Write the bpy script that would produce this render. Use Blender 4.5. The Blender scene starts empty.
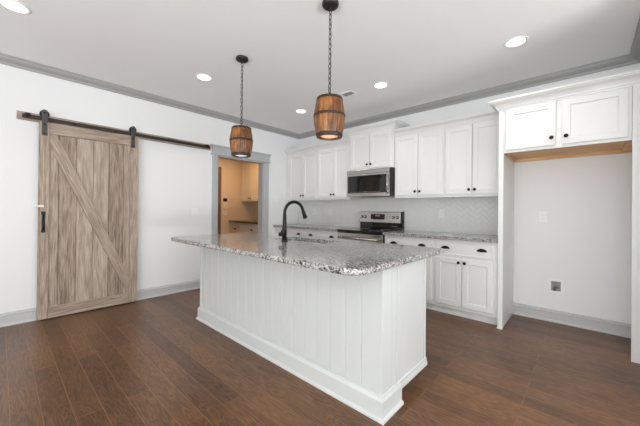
import bpy, bmesh, math, random
from mathutils import Vector, Matrix
random.seed(7)
S = bpy.context.scene
COL = S.collection

# ------------------------------------------------------------------ camera
F_PX = 293.034
TH, PITCH, ROLL = 0.739766, 0.0036603, 0.0094456
d = Vector((-math.sin(TH), math.cos(TH), 0)); r = Vector((math.cos(TH), math.sin(TH), 0)); u = Vector((0, 0, 1))
d2 = d*math.cos(PITCH) + u*math.sin(PITCH); u2 = u*math.cos(PITCH) - d*math.sin(PITCH)
r3 = r*math.cos(ROLL) + u2*math.sin(ROLL); u3 = u2*math.cos(ROLL) - r*math.sin(ROLL)
cam = bpy.data.cameras.new('camera'); cam_o = bpy.data.objects.new('camera', cam); COL.objects.link(cam_o)
M3 = Matrix((r3, u3, -d2)).transposed()
cam_o.matrix_world = Matrix.Translation((4.34735, -4.11671, 1.20654)) @ M3.to_4x4()
cam.sensor_fit = 'HORIZONTAL'; cam.sensor_width = 36.0
cam.lens = F_PX*36.0/640.0
cam.shift_y = -(213.0-208.5716)/640.0
cam.clip_start = 0.02
S.camera = cam_o

# ------------------------------------------------------------------ world, light, exposure
W = bpy.data.worlds.new('sky'); S.world = W; W.use_nodes = True
wn = W.node_tree.nodes; wl = W.node_tree.links
bg = wn['Background']; bg.inputs['Color'].default_value = (0.86, 0.93, 1.0, 1); bg.inputs['Strength'].default_value = 1.0

H = 2.718           # ceiling
XR = 4.72           # right wall
YF = -7.4           # wall behind the camera
def area(name, loc, rot, sx, sy, power, col=(1, 1, 1), spread=180):
    l = bpy.data.lights.new(name, 'AREA'); l.shape = 'RECTANGLE'; l.size = sx; l.size_y = sy
    l.energy = power; l.color = col; l.spread = math.radians(spread)
    o = bpy.data.objects.new(name, l); COL.objects.link(o); o.location = loc; o.rotation_euler = rot
    return o
XE = 8.6            # far wall of the adjoining dining space on the right
# daylight through the windows of the adjoining space on the right and the windows behind the camera
area('daylight_side_window', (XE+0.20, -4.0, 1.30), (0, math.radians(90), 0), 2.0, 4.4, 12, (0.97, 0.99, 1.0))
area('daylight_rear_window', (5.0, YF-0.20, 1.25), (math.radians(90), 0, 0), 5.2, 1.9, 165, (0.94, 0.98, 1.0))
# added fill lamps, tilted up through those windows to brighten the ceiling
area('upward_fill_side', (XE+0.55, -4.0, 0.35), (0, math.radians(135), 0), 0.8, 4.4, 370, (0.93, 0.975, 1.0), 120)
area('upward_fill_rear', (5.0, YF-0.55, 0.35), (math.radians(132), 0, 0), 5.2, 0.8, 160, (0.93, 0.975, 1.0), 110)
S.view_settings.view_transform = 'Standard'
S.view_settings.look = 'None'
S.view_settings.gamma = 1.0
S.view_settings.use_curve_mapping = False
S.view_settings.exposure = -0.19
try:
    S.cycles.max_bounces = 10; S.cycles.diffuse_bounces = 7; S.cycles.use_denoising = True
    S.cycles.sample_clamp_indirect = 8.0
except Exception:
    pass

# ------------------------------------------------------------------ materials
def lin(c):
    return tuple(((v/255.0)/12.92 if v/255.0 <= 0.04045 else ((v/255.0+0.055)/1.055)**2.4) for v in c) + (1.0,)
def mat(name, col, rough=0.5, metal=0.0, spec=0.5, var=0.0, vscale=6.0, bump=0.0, bscale=60.0, coat=0.0):
    m = bpy.data.materials.new(name); m.use_nodes = True
    nt = m.node_tree; b = nt.nodes['Principled BSDF']
    c = lin(col)
    b.inputs['Base Color'].default_value = c; b.inputs['Roughness'].default_value = rough
    b.inputs['Metallic'].default_value = metal; b.inputs['Specular IOR Level'].default_value = spec
    b.inputs['Coat Weight'].default_value = coat
    tc = nt.nodes.new('ShaderNodeTexCoord')
    n = nt.nodes.new('ShaderNodeTexNoise'); n.inputs['Scale'].default_value = vscale; n.inputs['Detail'].default_value = 4
    nt.links.new(tc.outputs['Object'], n.inputs['Vector'])
    mr = nt.nodes.new('ShaderNodeMapRange'); mr.inputs['To Min'].default_value = 1-var; mr.inputs['To Max'].default_value = 1+var
    nt.links.new(n.outputs['Fac'], mr.inputs['Value'])
    mx = nt.nodes.new('ShaderNodeVectorMath'); mx.operation = 'SCALE'; mx.inputs[0].default_value = c[:3]
    nt.links.new(mr.outputs['Result'], mx.inputs['Scale']); nt.links.new(mx.outputs['Vector'], b.inputs['Base Color'])
    if bump:
        n2 = nt.nodes.new('ShaderNodeTexNoise'); n2.inputs['Scale'].default_value = bscale; n2.inputs['Detail'].default_value = 3
        nt.links.new(tc.outputs['Object'], n2.inputs['Vector'])
        bp = nt.nodes.new('ShaderNodeBump'); bp.inputs['Strength'].default_value = bump; bp.inputs['Distance'].default_value = 0.002
        nt.links.new(n2.outputs['Fac'], bp.inputs['Height']); nt.links.new(bp.outputs['Normal'], b.inputs['Normal'])
    return m
def ramp(nt, stops, interp='LINEAR'):
    rp = nt.nodes.new('ShaderNodeValToRGB'); cr = rp.color_ramp; cr.interpolation = interp
    while len(cr.elements) < len(stops): cr.elements.new(0.5)
    for e, (p, c) in zip(cr.elements, stops): e.position = p; e.color = lin(c)
    return rp
def emit(name, col, strength):
    m = bpy.data.materials.new(name); m.use_nodes = True; nt = m.node_tree
    b = nt.nodes['Principled BSDF']; b.inputs['Base Color'].default_value = lin(col)
    b.inputs['Emission Color'].default_value = lin(col); b.inputs['Emission Strength'].default_value = strength
    return m

def floor_mat():
    m = bpy.data.materials.new('walnut_floor'); m.use_nodes = True; nt = m.node_tree; b = nt.nodes['Principled BSDF']
    L = nt.links.new
    tc = nt.nodes.new('ShaderNodeTexCoord')
    br = nt.nodes.new('ShaderNodeTexBrick')
    br.inputs['Scale'].default_value = 1.0; br.inputs['Brick Width'].default_value = 1.35; br.inputs['Row Height'].default_value = 0.127
    br.inputs['Mortar Size'].default_value = 0.0022; br.inputs['Mortar Smooth'].default_value = 0.3
    br.offset = 0.37; br.offset_frequency = 2
    br.inputs['Color1'].default_value = (0, 0, 0, 1); br.inputs['Color2'].default_value = (1, 1, 1, 1); br.inputs['Mortar'].default_value = (0.5, 0.5, 0.5, 1)
    L(tc.outputs['Object'], br.inputs['Vector'])
    # per-plank shift of the grain
    sep = nt.nodes.new('ShaderNodeSeparateXYZ'); L(tc.outputs['Object'], sep.inputs[0])
    mul = nt.nodes.new('ShaderNodeMath'); mul.operation = 'MULTIPLY'; mul.inputs[1].default_value = 7.3; L(br.outputs['Color'], mul.inputs[0])
    cmb = nt.nodes.new('ShaderNodeCombineXYZ')
    sx = nt.nodes.new('ShaderNodeMath'); sx.operation = 'MULTIPLY'; sx.inputs[1].default_value = 1.7; L(sep.outputs[0], sx.inputs[0])
    sy = nt.nodes.new('ShaderNodeMath'); sy.operation = 'MULTIPLY'; sy.inputs[1].default_value = 14.0; L(sep.outputs[1], sy.inputs[0])
    L(sx.outputs[0], cmb.inputs[0]); L(sy.outputs[0], cmb.inputs[1]); L(mul.outputs[0], cmb.inputs[2])
    n1 = nt.nodes.new('ShaderNodeTexNoise'); n1.inputs['Scale'].default_value = 1.0; n1.inputs['Detail'].default_value = 3; n1.inputs['Distortion'].default_value = 0.4
    L(cmb.outputs[0], n1.inputs['Vector'])
    # cathedral grain: contour rings of the noise
    rg = nt.nodes.new('ShaderNodeMath'); rg.operation = 'MULTIPLY'; rg.inputs[1].default_value = 95.0; L(n1.outputs['Fac'], rg.inputs[0])
    sn = nt.nodes.new('ShaderNodeMath'); sn.operation = 'SINE'; L(rg.outputs[0], sn.inputs[0])
    n2 = nt.nodes.new('ShaderNodeTexNoise'); n2.inputs['Scale'].default_value = 1.0; n2.inputs['Detail'].default_value = 8; n2.inputs['Roughness'].default_value = 0.7
    mp = nt.nodes.new('ShaderNodeMapping'); mp.inputs['Scale'].default_value = (7, 110, 1); L(tc.outputs['Object'], mp.inputs[0]); L(mp.outputs[0], n2.inputs['Vector'])
    a1 = nt.nodes.new('ShaderNodeMath'); a1.operation = 'MULTIPLY_ADD'; a1.inputs[1].default_value = 0.095; a1.inputs[2].default_value = 0.0; L(sn.outputs[0], a1.inputs[0])
    a2 = nt.nodes.new('ShaderNodeMath'); a2.operation = 'MULTIPLY_ADD'; a2.inputs[1].default_value = 0.50; L(n2.outputs['Fac'], a2.inputs[0]); L(a1.outputs[0], a2.inputs[2])
    a3 = nt.nodes.new('ShaderNodeMath'); a3.operation = 'MULTIPLY_ADD'; a3.inputs[1].default_value = 0.16; L(br.outputs['Color'], a3.inputs[0]); L(a2.outputs[0], a3.inputs[2])
    n3 = nt.nodes.new('ShaderNodeTexNoise'); n3.inputs['Scale'].default_value = 1.3; n3.inputs['Detail'].default_value = 3; L(tc.outputs['Object'], n3.inputs['Vector'])
    a4 = nt.nodes.new('ShaderNodeMath'); a4.operation = 'MULTIPLY_ADD'; a4.inputs[1].default_value = 0.35; L(n3.outputs['Fac'], a4.inputs[0]); L(a3.outputs[0], a4.inputs[2])
    rp = ramp(nt, [(0.22, (46, 28, 16)), (0.42, (85, 56, 34)), (0.60, (112, 77, 48)), (0.85, (146, 106, 71))]); L(a4.outputs[0], rp.inputs['Fac'])
    mx = nt.nodes.new('ShaderNodeMix'); mx.data_type = 'RGBA'; L(br.outputs['Fac'], mx.inputs['Factor']); L(rp.outputs['Color'], mx.inputs['A']); mx.inputs['B'].default_value = lin((128, 94, 64))
    L(mx.outputs['Result'], b.inputs['Base Color'])
    b.inputs['Roughness'].default_value = 0.30; b.inputs['Specular IOR Level'].default_value = 0.5
    bp = nt.nodes.new('ShaderNodeBump'); bp.inputs['Strength'].default_value = 0.25; bp.inputs['Distance'].default_value = 0.002; L(a2.outputs[0], bp.inputs['Height'])
    bp2 = nt.nodes.new('ShaderNodeBump'); bp2.invert = True; bp2.inputs['Strength'].default_value = 0.5; bp2.inputs['Distance'].default_value = 0.002
    L(br.outputs['Fac'], bp2.inputs['Height']); L(bp.outputs['Normal'], bp2.inputs['Normal']); L(bp2.outputs['Normal'], b.inputs['Normal'])
    return m

def wood(name, stops, axis='Z', fine=70.0, along=3.0, rough=0.6, ringk=26.0, ringw=0.16, bump=0.2, board=None, rot=0.0, tone=0.0):
    m = bpy.data.materials.new(name); m.use_nodes = True; nt = m.node_tree; b = nt.nodes['Principled BSDF']; L = nt.links.new
    tc = nt.nodes.new('ShaderNodeTexCoord')
    sc = [fine, fine, fine]; sc['XYZ'.index(axis)] = along
    src = tc.outputs['Object']; wn_ = None
    if rot:
        mr0 = nt.nodes.new('ShaderNodeMapping'); mr0.inputs['Rotation'].default_value = (rot, 0, 0); L(src, mr0.inputs[0]); src = mr0.outputs[0]
    if board:
        sp = nt.nodes.new('ShaderNodeSeparateXYZ'); L(src, sp.inputs[0])
        ad = nt.nodes.new('ShaderNodeMath'); ad.operation = 'SUBTRACT'; ad.inputs[1].default_value = board[1]; L(sp.outputs[1], ad.inputs[0])
        dv = nt.nodes.new('ShaderNodeMath'); dv.operation = 'DIVIDE'; dv.inputs[1].default_value = board[0]; L(ad.outputs[0], dv.inputs[0])
        fl = nt.nodes.new('ShaderNodeMath'); fl.operation = 'FLOOR'; L(dv.outputs[0], fl.inputs[0])
        wn_ = nt.nodes.new('ShaderNodeTexWhiteNoise'); wn_.noise_dimensions = '1D'; L(fl.outputs[0], wn_.inputs['W'])
        sh = nt.nodes.new('ShaderNodeVectorMath'); sh.operation = 'MULTIPLY_ADD'; sh.inputs[1].default_value = (3, 0, 5); L(wn_.outputs['Color'], sh.inputs[0]); L(src, sh.inputs[2]); src = sh.outputs[0]
    mp = nt.nodes.new('ShaderNodeMapping'); mp.inputs['Scale'].default_value = sc; L(src, mp.inputs[0])
    n = nt.nodes.new('ShaderNodeTexNoise'); n.inputs['Scale'].default_value = 1; n.inputs['Detail'].default_value = 6; n.inputs['Roughness'].default_value = 0.65; L(mp.outputs[0], n.inputs['Vector'])
    mp2 = nt.nodes.new('ShaderNodeMapping'); sc2 = [9.0]*3; sc2['XYZ'.index(axis)] = 1.1; mp2.inputs['Scale'].default_value = sc2; L(src, mp2.inputs[0])
    n2 = nt.nodes.new('ShaderNodeTexNoise'); n2.inputs['Scale'].default_value = 1; n2.inputs['Detail'].default_value = 2; n2.inputs['Distortion'].default_value = 0.5; L(mp2.outputs[0], n2.inputs['Vector'])
    k = nt.nodes.new('ShaderNodeMath'); k.operation = 'MULTIPLY'; k.inputs[1].default_value = ringk; L(n2.outputs['Fac'], k.inputs[0])
    s = nt.nodes.new('ShaderNodeMath'); s.operation = 'SINE'; L(k.outputs[0], s.inputs[0])
    a = nt.nodes.new('ShaderNodeMath'); a.operation = 'MULTIPLY_ADD'; a.inputs[1].default_value = ringw; L(s.outputs[0], a.inputs[0])
    mr = nt.nodes.new('ShaderNodeMapRange'); mr.inputs['From Min'].default_value = 0.25; mr.inputs['From Max'].default_value = 0.75; L(n.outputs['Fac'], mr.inputs['Value'])
    L(mr.outputs['Result'], a.inputs[2])
    if wn_:
        tn = nt.nodes.new('ShaderNodeMath'); tn.operation = 'MULTIPLY_ADD'; tn.inputs[1].default_value = tone; L(wn_.outputs['Value'], tn.inputs[0]); L(a.outputs[0], tn.inputs[2]); a = tn
        t2 = nt.nodes.new('ShaderNodeMath'); t2.operation = 'SUBTRACT'; t2.inputs[1].default_value = tone*0.5; L(a.outputs[0], t2.inputs[0]); a = t2
    rp = ramp(nt, stops); L(a.outputs[0], rp.inputs['Fac']); L(rp.outputs['Color'], b.inputs['Base Color'])
    b.inputs['Roughness'].default_value = rough
    bp = nt.nodes.new('ShaderNodeBump'); bp.inputs['Strength'].default_value = bump; bp.inputs['Distance'].default_value = 0.002; L(n.outputs['Fac'], bp.inputs['Height']); L(bp.outputs['Normal'], b.inputs['Normal'])
    return m

def granite(name, scale=1.0, tint=None):
    m = bpy.data.materials.new(name); m.use_nodes = True; nt = m.node_tree; b = nt.nodes['Principled BSDF']; L = nt.links.new
    tc = nt.nodes.new('ShaderNodeTexCoord')
    v = nt.nodes.new('ShaderNodeTexVoronoi'); v.inputs['Scale'].default_value = 135*scale; L(tc.outputs['Object'], v.inputs['Vector'])
    sep = nt.nodes.new('ShaderNodeSeparateColor'); L(v.outputs['Color'], sep.inputs[0])
    n = nt.nodes.new('ShaderNodeTexNoise'); n.inputs['Scale'].default_value = 48*scale; n.inputs['Detail'].default_value = 5; L(tc.outputs['Object'], n.inputs['Vector'])
    a = nt.nodes.new('ShaderNodeMath'); a.operation = 'MULTIPLY_ADD'; a.inputs[1].default_value = 0.62; L(sep.outputs[0], a.inputs[0])
    mr = nt.nodes.new('ShaderNodeMapRange'); mr.inputs['From Min'].default_value = 0.3; mr.inputs['From Max'].default_value = 0.7; mr.inputs['To Max'].default_value = 0.40; L(n.outputs['Fac'], mr.inputs['Value'])
    L(mr.outputs['Result'], a.inputs[2])
    t = tint or [(0.14, (30, 30, 30)), (0.25, (76, 75, 74)), (0.36, (122, 120, 118)), (0.52, (158, 155, 152)), (0.72, (186, 183, 180)), (0.95, (212, 210, 208))]
    rp = ramp(nt, t); L(a.outputs[0], rp.inputs['Fac'])
    n2 = nt.nodes.new('ShaderNodeTexNoise'); n2.inputs['Scale'].default_value = 5; n2.inputs['Detail'].default_value = 3; L(tc.outputs['Object'], n2.inputs['Vector'])
    mr2 = nt.nodes.new('ShaderNodeMapRange'); mr2.inputs['From Min'].default_value = 0.45; mr2.inputs['From Max'].default_value = 0.7; mr2.inputs['To Max'].default_value = 0.22; L(n2.outputs['Fac'], mr2.inputs['Value'])
    mx = nt.nodes.new('ShaderNodeMix'); mx.data_type = 'RGBA'; mx.blend_type = 'MULTIPLY'; L(mr2.outputs['Result'], mx.inputs['Factor']); L(rp.outputs['Color'], mx.inputs['A']); mx.inputs['B'].default_value = lin((208, 194, 184))
    L(mx.outputs['Result'], b.inputs['Base Color'])
    b.inputs['Roughness'].default_value = 0.10; b.inputs['Specular IOR Level'].default_value = 0.6
    return m

m_wall = mat('wall_paint', (235, 235, 235), 0.85, var=0.008, vscale=2, bump=0.05, bscale=220)
m_ceil = mat('ceiling_paint', (243, 243, 243), 0.9, var=0.008, vscale=2, bump=0.05, bscale=200)
m_base = mat('pale_grey_baseboard_paint', (192, 193, 193), 0.45, var=0.01, vscale=4)
m_crown = mat('grey_crown_paint', (162, 161, 160), 0.5, var=0.012, vscale=4)
m_trim = mat('grey_trim_paint', (181, 183, 184), 0.45, var=0.012, vscale=4)
m_white = mat('white_cabinet_paint', (230, 230, 228), 0.38, var=0.008, vscale=5)
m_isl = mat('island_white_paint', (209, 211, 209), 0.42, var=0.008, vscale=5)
m_floor = floor_mat()
m_granite = granite('speckled_granite')
m_granite_dark = granite('brown_granite', 1.0, [(0.10, (22, 20, 19)), (0.3, (66, 58, 52)), (0.55, (112, 100, 90)), (0.8, (150, 138, 128)), (0.95, (180, 172, 164))])
m_black = mat('black_metal', (30, 29, 29), 0.42, 0.55, var=0.05)
m_bronze = mat('dark_bronze_metal', (34, 31, 30), 0.35, 0.6, var=0.08)
m_iron = mat('dark_iron', (58, 53, 50), 0.5, 0.6, var=0.12, vscale=30, bump=0.2, bscale=80)
m_hang = mat('worn_black_steel', (74, 72, 70), 0.42, 0.4, var=0.08, vscale=30)
m_rust = mat('hoop_iron', (62, 50, 42), 0.55, 0.45, var=0.25, vscale=40, bump=0.3, bscale=90)
m_steel = mat('stainless_steel', (194, 192, 189), 0.24, 1.0, var=0.03, vscale=3)
m_sink = mat('brushed_steel', (104, 96, 90), 0.38, 0.8, var=0.04, vscale=8)
m_glassblk = mat('black_glass', (16, 15, 15), 0.05, 0.0, 0.6, var=0.02)
m_blackpl = mat('black_plastic', (24, 24, 25), 0.4, var=0.03)
m_plate = mat('white_plastic', (240, 240, 238), 0.35, var=0.005)
m_plate2 = mat('pale_grey_plastic', (228, 228, 226), 0.35, var=0.005)
m_slot = mat('grey_plastic', (150, 150, 148), 0.5, var=0.02)
m_pl2 = mat('grey_box_liner', (142, 142, 141), 0.5, var=0.02)
m_tile = mat('light_grey_tile', (223, 223, 220), 0.25, var=0.03, vscale=7)
m_grout = mat('grout', (212, 212, 209), 0.9, var=0.02, vscale=30)
BW = [(0.0, (104, 86, 72)), (0.25, (140, 121, 105)), (0.55, (168, 150, 134)), (1.0, (196, 182, 167))]
m_barn_z = wood('whitewashed_oak', BW, 'Z', 150, 6.0, 0.6, 34, 0.13, board=(0.1517, -0.455), tone=0.35)
m_barn_y = wood('whitewashed_oak_crosswise', BW, 'Y', 150, 6.0, 0.6, 34, 0.13)
m_barn_d = wood('whitewashed_oak_brace', BW, 'Z', 150, 6.0, 0.6, 34, 0.10, rot=-0.395)
m_header = wood('header_oak', BW, 'Y', 150, 6.0, 0.6, 34, 0.13)
m_barrel = wood('barrel_oak', [(0.0, (58, 32, 15)), (0.3, (100, 60, 28)), (0.6, (132, 82, 38)), (1.0, (164, 110, 56))], 'Z', 60, 14.0, 0.42, 22, 0.20, 0.4)
m_ply = wood('raw_pine', [(0.0, (188, 142, 96)), (0.5, (214, 172, 124)), (1.0, (228, 192, 148))], 'X', 40, 3, 0.6, 14, 0.14, 0.1)
m_lens = emit('lamp_lens', (255, 250, 240), 4.0)
m_bulb_cool = emit('cool_bulb', (225, 238, 250), 0.75)
m_bulb_warm = emit('warm_bulb', (255, 205, 165), 0.8)
m_display = emit('dim_display', (30, 40, 46), 0.3)
m_brownedoor = mat('brown_door_edge', (120, 98, 80), 0.5, var=0.05)
m_pantry = mat('pantry_paint', (228, 218, 203), 0.85, var=0.01, vscale=2)
m_valve = mat('dull_brass_valve', (120, 112, 104), 0.35, 0.8, var=0.1, vscale=30)
def glass_mat():
    m = bpy.data.materials.new('window_glass'); m.use_nodes = True; nt = m.node_tree
    nt.nodes.remove(nt.nodes['Principled BSDF'])
    t = nt.nodes.new('ShaderNodeBsdfTransparent'); g = nt.nodes.new('ShaderNodeBsdfGlossy'); g.inputs['Roughness'].default_value = 0.02
    mx = nt.nodes.new('ShaderNodeMixShader'); mx.inputs[0].default_value = 0.06
    nt.links.new(t.outputs[0], mx.inputs[1]); nt.links.new(g.outputs[0], mx.inputs[2]); nt.links.new(mx.outputs[0], nt.nodes['Material Output'].inputs[0])
    return m
m_pane = glass_mat()

# ------------------------------------------------------------------ mesh helpers
ORG = {}
def rootloc(o):
    while o.parent: o = o.parent
    return Vector(o.location)
class MB:
    def __init__(self): self.bm = bmesh.new()
    def box(self, x0, x1, y0, y1, z0, z1, bev=0.0, seg=2):
        t = bmesh.new()
        v = [t.verts.new(p) for p in ((x0,y0,z0),(x1,y0,z0),(x1,y1,z0),(x0,y1,z0),(x0,y0,z1),(x1,y0,z1),(x1,y1,z1),(x0,y1,z1))]
        for f in ((0,3,2,1),(4,5,6,7),(0,1,5,4),(1,2,6,5),(2,3,7,6),(3,0,4,7)): t.faces.new([v[i] for i in f])
        bmesh.ops.recalc_face_normals(t, faces=t.faces)
        if bev: bmesh.ops.bevel(t, geom=list(t.edges), offset=bev, segments=seg, affect='EDGES', profile=0.5)
        self.merge(t); return self
    def merge(self, t, matrix=None):
        if matrix is not None: bmesh.ops.transform(t, matrix=matrix, verts=t.verts)
        mp = {v: self.bm.verts.new(v.co) for v in t.verts}
        for f in t.faces:
            nf = self.bm.faces.new([mp[v] for v in f.verts]); nf.smooth = f.smooth
        t.free()
    def prism(self, poly, axis, a0, a1, bev=0.0):
        """2-D outline extruded along an axis: axis X -> poly is (y,z); Y -> (x,z); Z -> (x,y)"""
        t = bmesh.new()
        def P(p, a):
            return {'X': (a, p[0], p[1]), 'Y': (p[0], a, p[1]), 'Z': (p[0], p[1], a)}[axis]
        lo = [t.verts.new(P(p, a0)) for p in poly]; hi = [t.verts.new(P(p, a1)) for p in poly]
        n = len(poly)
        for i in range(n): t.faces.new((lo[i], lo[(i+1) % n], hi[(i+1) % n], hi[i]))
        t.faces.new(lo); t.faces.new(hi[::-1])
        bmesh.ops.recalc_face_normals(t, faces=t.faces)
        if bev: bmesh.ops.bevel(t, geom=list(t.edges), offset=bev, segments=1, affect='EDGES')
        self.merge(t); return self
    def sweep(self, prof, path, closed=False):
        """prof: list of (out, z). path: xy points; 'out' is to the right-hand side of travel; mitred corners"""
        t = bmesh.new(); n = len(path); rings = []
        for i, p in enumerate(path):
            p = Vector(p)
            def nrm(a, b):
                q = (Vector(b)-Vector(a)).normalized(); return Vector((q.y, -q.x))
            if i == 0: m = nrm(path[0], path[1])
            elif i == n-1: m = nrm(path[-2], path[-1])
            else:
                a = nrm(path[i-1], path[i]); b = nrm(path[i], path[i+1]); m = (a+b); m = m/max(m.dot(a), 1e-4)
            rings.append([t.verts.new((p.x+m.x*o, p.y+m.y*o, z)) for o, z in prof])
        k = len(prof)
        for i in range(n-1):
            for j in range(k):
                t.faces.new((rings[i][j], rings[i][(j+1) % k], rings[i+1][(j+1) % k], rings[i+1][j]))
        t.faces.new(rings[0]); t.faces.new(rings[-1][::-1])
        bmesh.ops.recalc_face_normals(t, faces=t.faces)
        self.merge(t); return self
    def tube(self, pts, rad, seg=12, cap=True, smooth=True):
        t = bmesh.new(); pts = [Vector(p) for p in pts]; n = len(pts); rings = []
        rad = rad if isinstance(rad, (list, tuple)) else [rad]*n
        tan = [(pts[min(i+1, n-1)]-pts[max(i-1, 0)]).normalized() for i in range(n)]
        ref = Vector((0, 0, 1)) if abs(tan[0].z) < 0.9 else Vector((1, 0, 0))
        a = tan[0].cross(ref).normalized()
        for i in range(n):
            a = (a - tan[i]*a.dot(tan[i])).normalized(); b = tan[i].cross(a)
            rings.append([t.verts.new(pts[i]+(a*math.cos(2*math.pi*k/seg)+b*math.sin(2*math.pi*k/seg))*rad[i]) for k in range(seg)])
        for i in range(n-1):
            for k in range(seg):
                f = t.faces.new((rings[i][k], rings[i][(k+1) % seg], rings[i+1][(k+1) % seg], rings[i+1][k])); f.smooth = smooth
        if cap:
            t.faces.new(rings[0][::-1]); t.faces.new(rings[-1])
        bmesh.ops.recalc_face_normals(t, faces=t.faces)
        self.merge(t); return self
    def lathe(self, prof, c, axis='Z', seg=24, smooth=True, cap=True):
        """prof: (radius, height) along the axis from point c"""
        t = bmesh.new(); c = Vector(c); rings = []
        def P(rr, h, k):
            q = 2*math.pi*k/seg; x, y = rr*math.cos(q), rr*math.sin(q)
            return c+Vector({'Z': (x, y, h), 'Y': (x, h, y), 'X': (h, x, y)}[axis])
        for rr, h in prof:
            rings.append([t.verts.new(P(0, h, 0))] if rr < 1e-6 else [t.verts.new(P(rr, h, k)) for k in range(seg)])
        for A, B in zip(rings, rings[1:]):
            for k in range(seg):
                k2 = (k+1) % seg
                if len(A) == 1 and len(B) == 1: continue
                if len(A) == 1: f = t.faces.new((A[0], B[k], B[k2]))
                elif len(B) == 1: f = t.faces.new((A[k], A[k2], B[0]))
                else: f = t.faces.new((A[k], A[k2], B[k2], B[k]))
                f.smooth = smooth
        if cap and len(rings[0]) > 1: t.faces.new(rings[0])
        if cap and len(rings[-1]) > 1: t.faces.new(rings[-1])
        bmesh.ops.recalc_face_normals(t, faces=t.faces)
        self.merge(t); return self
    def shaker(self, x0, x1, z0, z1, yb, th=0.02, stile=0.055, dep=0.009, cham=0.006):
        """framed door leaf whose front faces -y; its back lies at y = yb"""
        t = bmesh.new(); yf = yb-th
        def ring(i, y): return [t.verts.new((px, y, pz)) for px, pz in ((x0+i, z0+i), (x1-i, z0+i), (x1-i, z1-i), (x0+i, z1-i))]
        e = 0.002
        R = [ring(0, yb), ring(0, yf+e), ring(e, yf), ring(stile, yf), ring(stile+cham, yf+dep)]
        for A, B in zip(R, R[1:]):
            for k in range(4): t.faces.new((A[k], A[(k+1) % 4], B[(k+1) % 4], B[k]))
        t.faces.new(R[0]); t.faces.new(R[-1])
        bmesh.ops.recalc_face_normals(t, faces=t.faces)
        self.merge(t); return self
    def build(self, name, m, parent=None, kind=None, org=None):
        me = bpy.data.meshes.new(name)
        o = bpy.data.objects.new(name, me)
        if parent is not None: off = rootloc(parent)
        elif org is not None: off = Vector(org)
        else: off = Vector((0, 0, 0))
        if off.length > 0: bmesh.ops.translate(self.bm, vec=-off, verts=self.bm.verts)
        self.bm.to_mesh(me); self.bm.free(); me.materials.append(m)
        COL.objects.link(o)
        if parent is not None: o.parent = parent
        elif org is not None: o.location = off
        if kind: o['kind'] = kind
        return o
def thing(name, label, cat, loc, group=None):
    o = bpy.data.objects.new(name, None); COL.objects.link(o); o.location = loc
    o.empty_display_size = 0.1
    return tag(o, label, cat, group)
def tag(o, label, cat, group=None):
    o['label'] = label; o['category'] = cat
    if group: o['group'] = group
    return o
def dup(root, loc, label, group=None):
    rr = root.copy(); COL.objects.link(rr); rr.location = loc; tag(rr, label, root['category'], group)
    for ch in list(root.children):
        c = ch.copy(); COL.objects.link(c); c.parent = rr
        for g in list(ch.children):
            k = g.copy(); COL.objects.link(k); k.parent = c
    return rr
def struct(name, mb, m): return mb.build(name, m, kind='structure')

# ------------------------------------------------------------------ room shell
struct('floor', MB().box(-2.3, XE+0.15, YF-0.15, 0.5, -0.1, 0.0), m_floor)
struct('ceiling', MB().box(-0.12, XE+0.15, YF-0.15, 0.12, H, H+0.1), m_ceil)
OP0, OP1, OPT = -1.785, -0.885, 2.055          # pantry doorway
w = MB()
w.box(-0.12, 0, YF-0.12, OP0, 0, H); w.box(-0.12, 0, OP1, 0.0, 0, H); w.box(-0.12, 0, OP0, OP1, OPT, H)
struct('wall_left', w, m_wall)
struct('wall_back', MB().box(-0.12, XE+0.12, 0.0, 0.12, 0, H), m_wall)
struct('wall_right', MB().box(XR, XR+0.12, -1.30, 0.0, 0, H), m_wall)
w = MB(); w.box(XE, XE+0.12, YF-0.12, -6.2, 0, H); w.box(XE, XE+0.12, -1.8, 0, 0, H); w.box(XE, XE+0.12, -6.2, -1.8, 2.35, H); w.box(XE, XE+0.12, -6.2, -1.8, 0, 0.25)
struct('wall_dining', w, m_wall)
w = MB()
w.box(0, 2.4, YF-0.12, YF, 0, H); w.box(7.65, XE, YF-0.12, YF, 0, H); w.box(2.4, 7.65, YF-0.12, YF, 2.4, H); w.box(2.4, 7.65, YF-0.12, YF, 0, 0.3)
struct('wall_front', w, m_wall)
f = MB()
for a in (2.4, 3.7, 5.0, 6.3, 7.6): f.box(a, a+0.05, YF-0.09, YF-0.03, 0.3, 2.4)
f.box(2.4, 7.65, YF-0.09, YF-0.03, 0.3, 0.36); f.box(2.4, 7.65, YF-0.09, YF-0.03, 2.34, 2.4)
wf = struct('window_1', f, m_plate)
MB().box(2.4, 7.65, YF-0.065, YF-0.06, 0.3, 2.4).build('pane', m_pane, wf)
f = MB()
for a in (-6.2, -4.75, -3.3, -1.85): f.box(XE+0.03, XE+0.09, a, a+0.05, 0.25, 2.35)
f.box(XE+0.03, XE+0.09, -6.2, -1.8, 0.25, 0.31); f.box(XE+0.03, XE+0.09, -6.2, -1.8, 2.29, 2.35)
wf = struct('window_2', f, m_plate)
MB().box(XE+0.057, XE+0.062, -6.2, -1.8, 0.25, 2.35).build('pane', m_pane, wf)

# crown moulding (sprung cove profile), grey
CP, CD = 0.083, 0.08
crown = [(0.0, H), (CP, H), (CP, H-0.012), (CP-0.012, H-0.018), (CP-0.018, H-0.034), (CP-0.042, H-0.050), (0.022, H-0.058), (0.018, H-CD+0.008), (0.012, H-CD), (0.0, H-CD)]
struct('trim_1', MB().sweep(crown, [(0, YF), (0, 0), (XR, 0), (XR, -1.30)]), m_crown)
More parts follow.
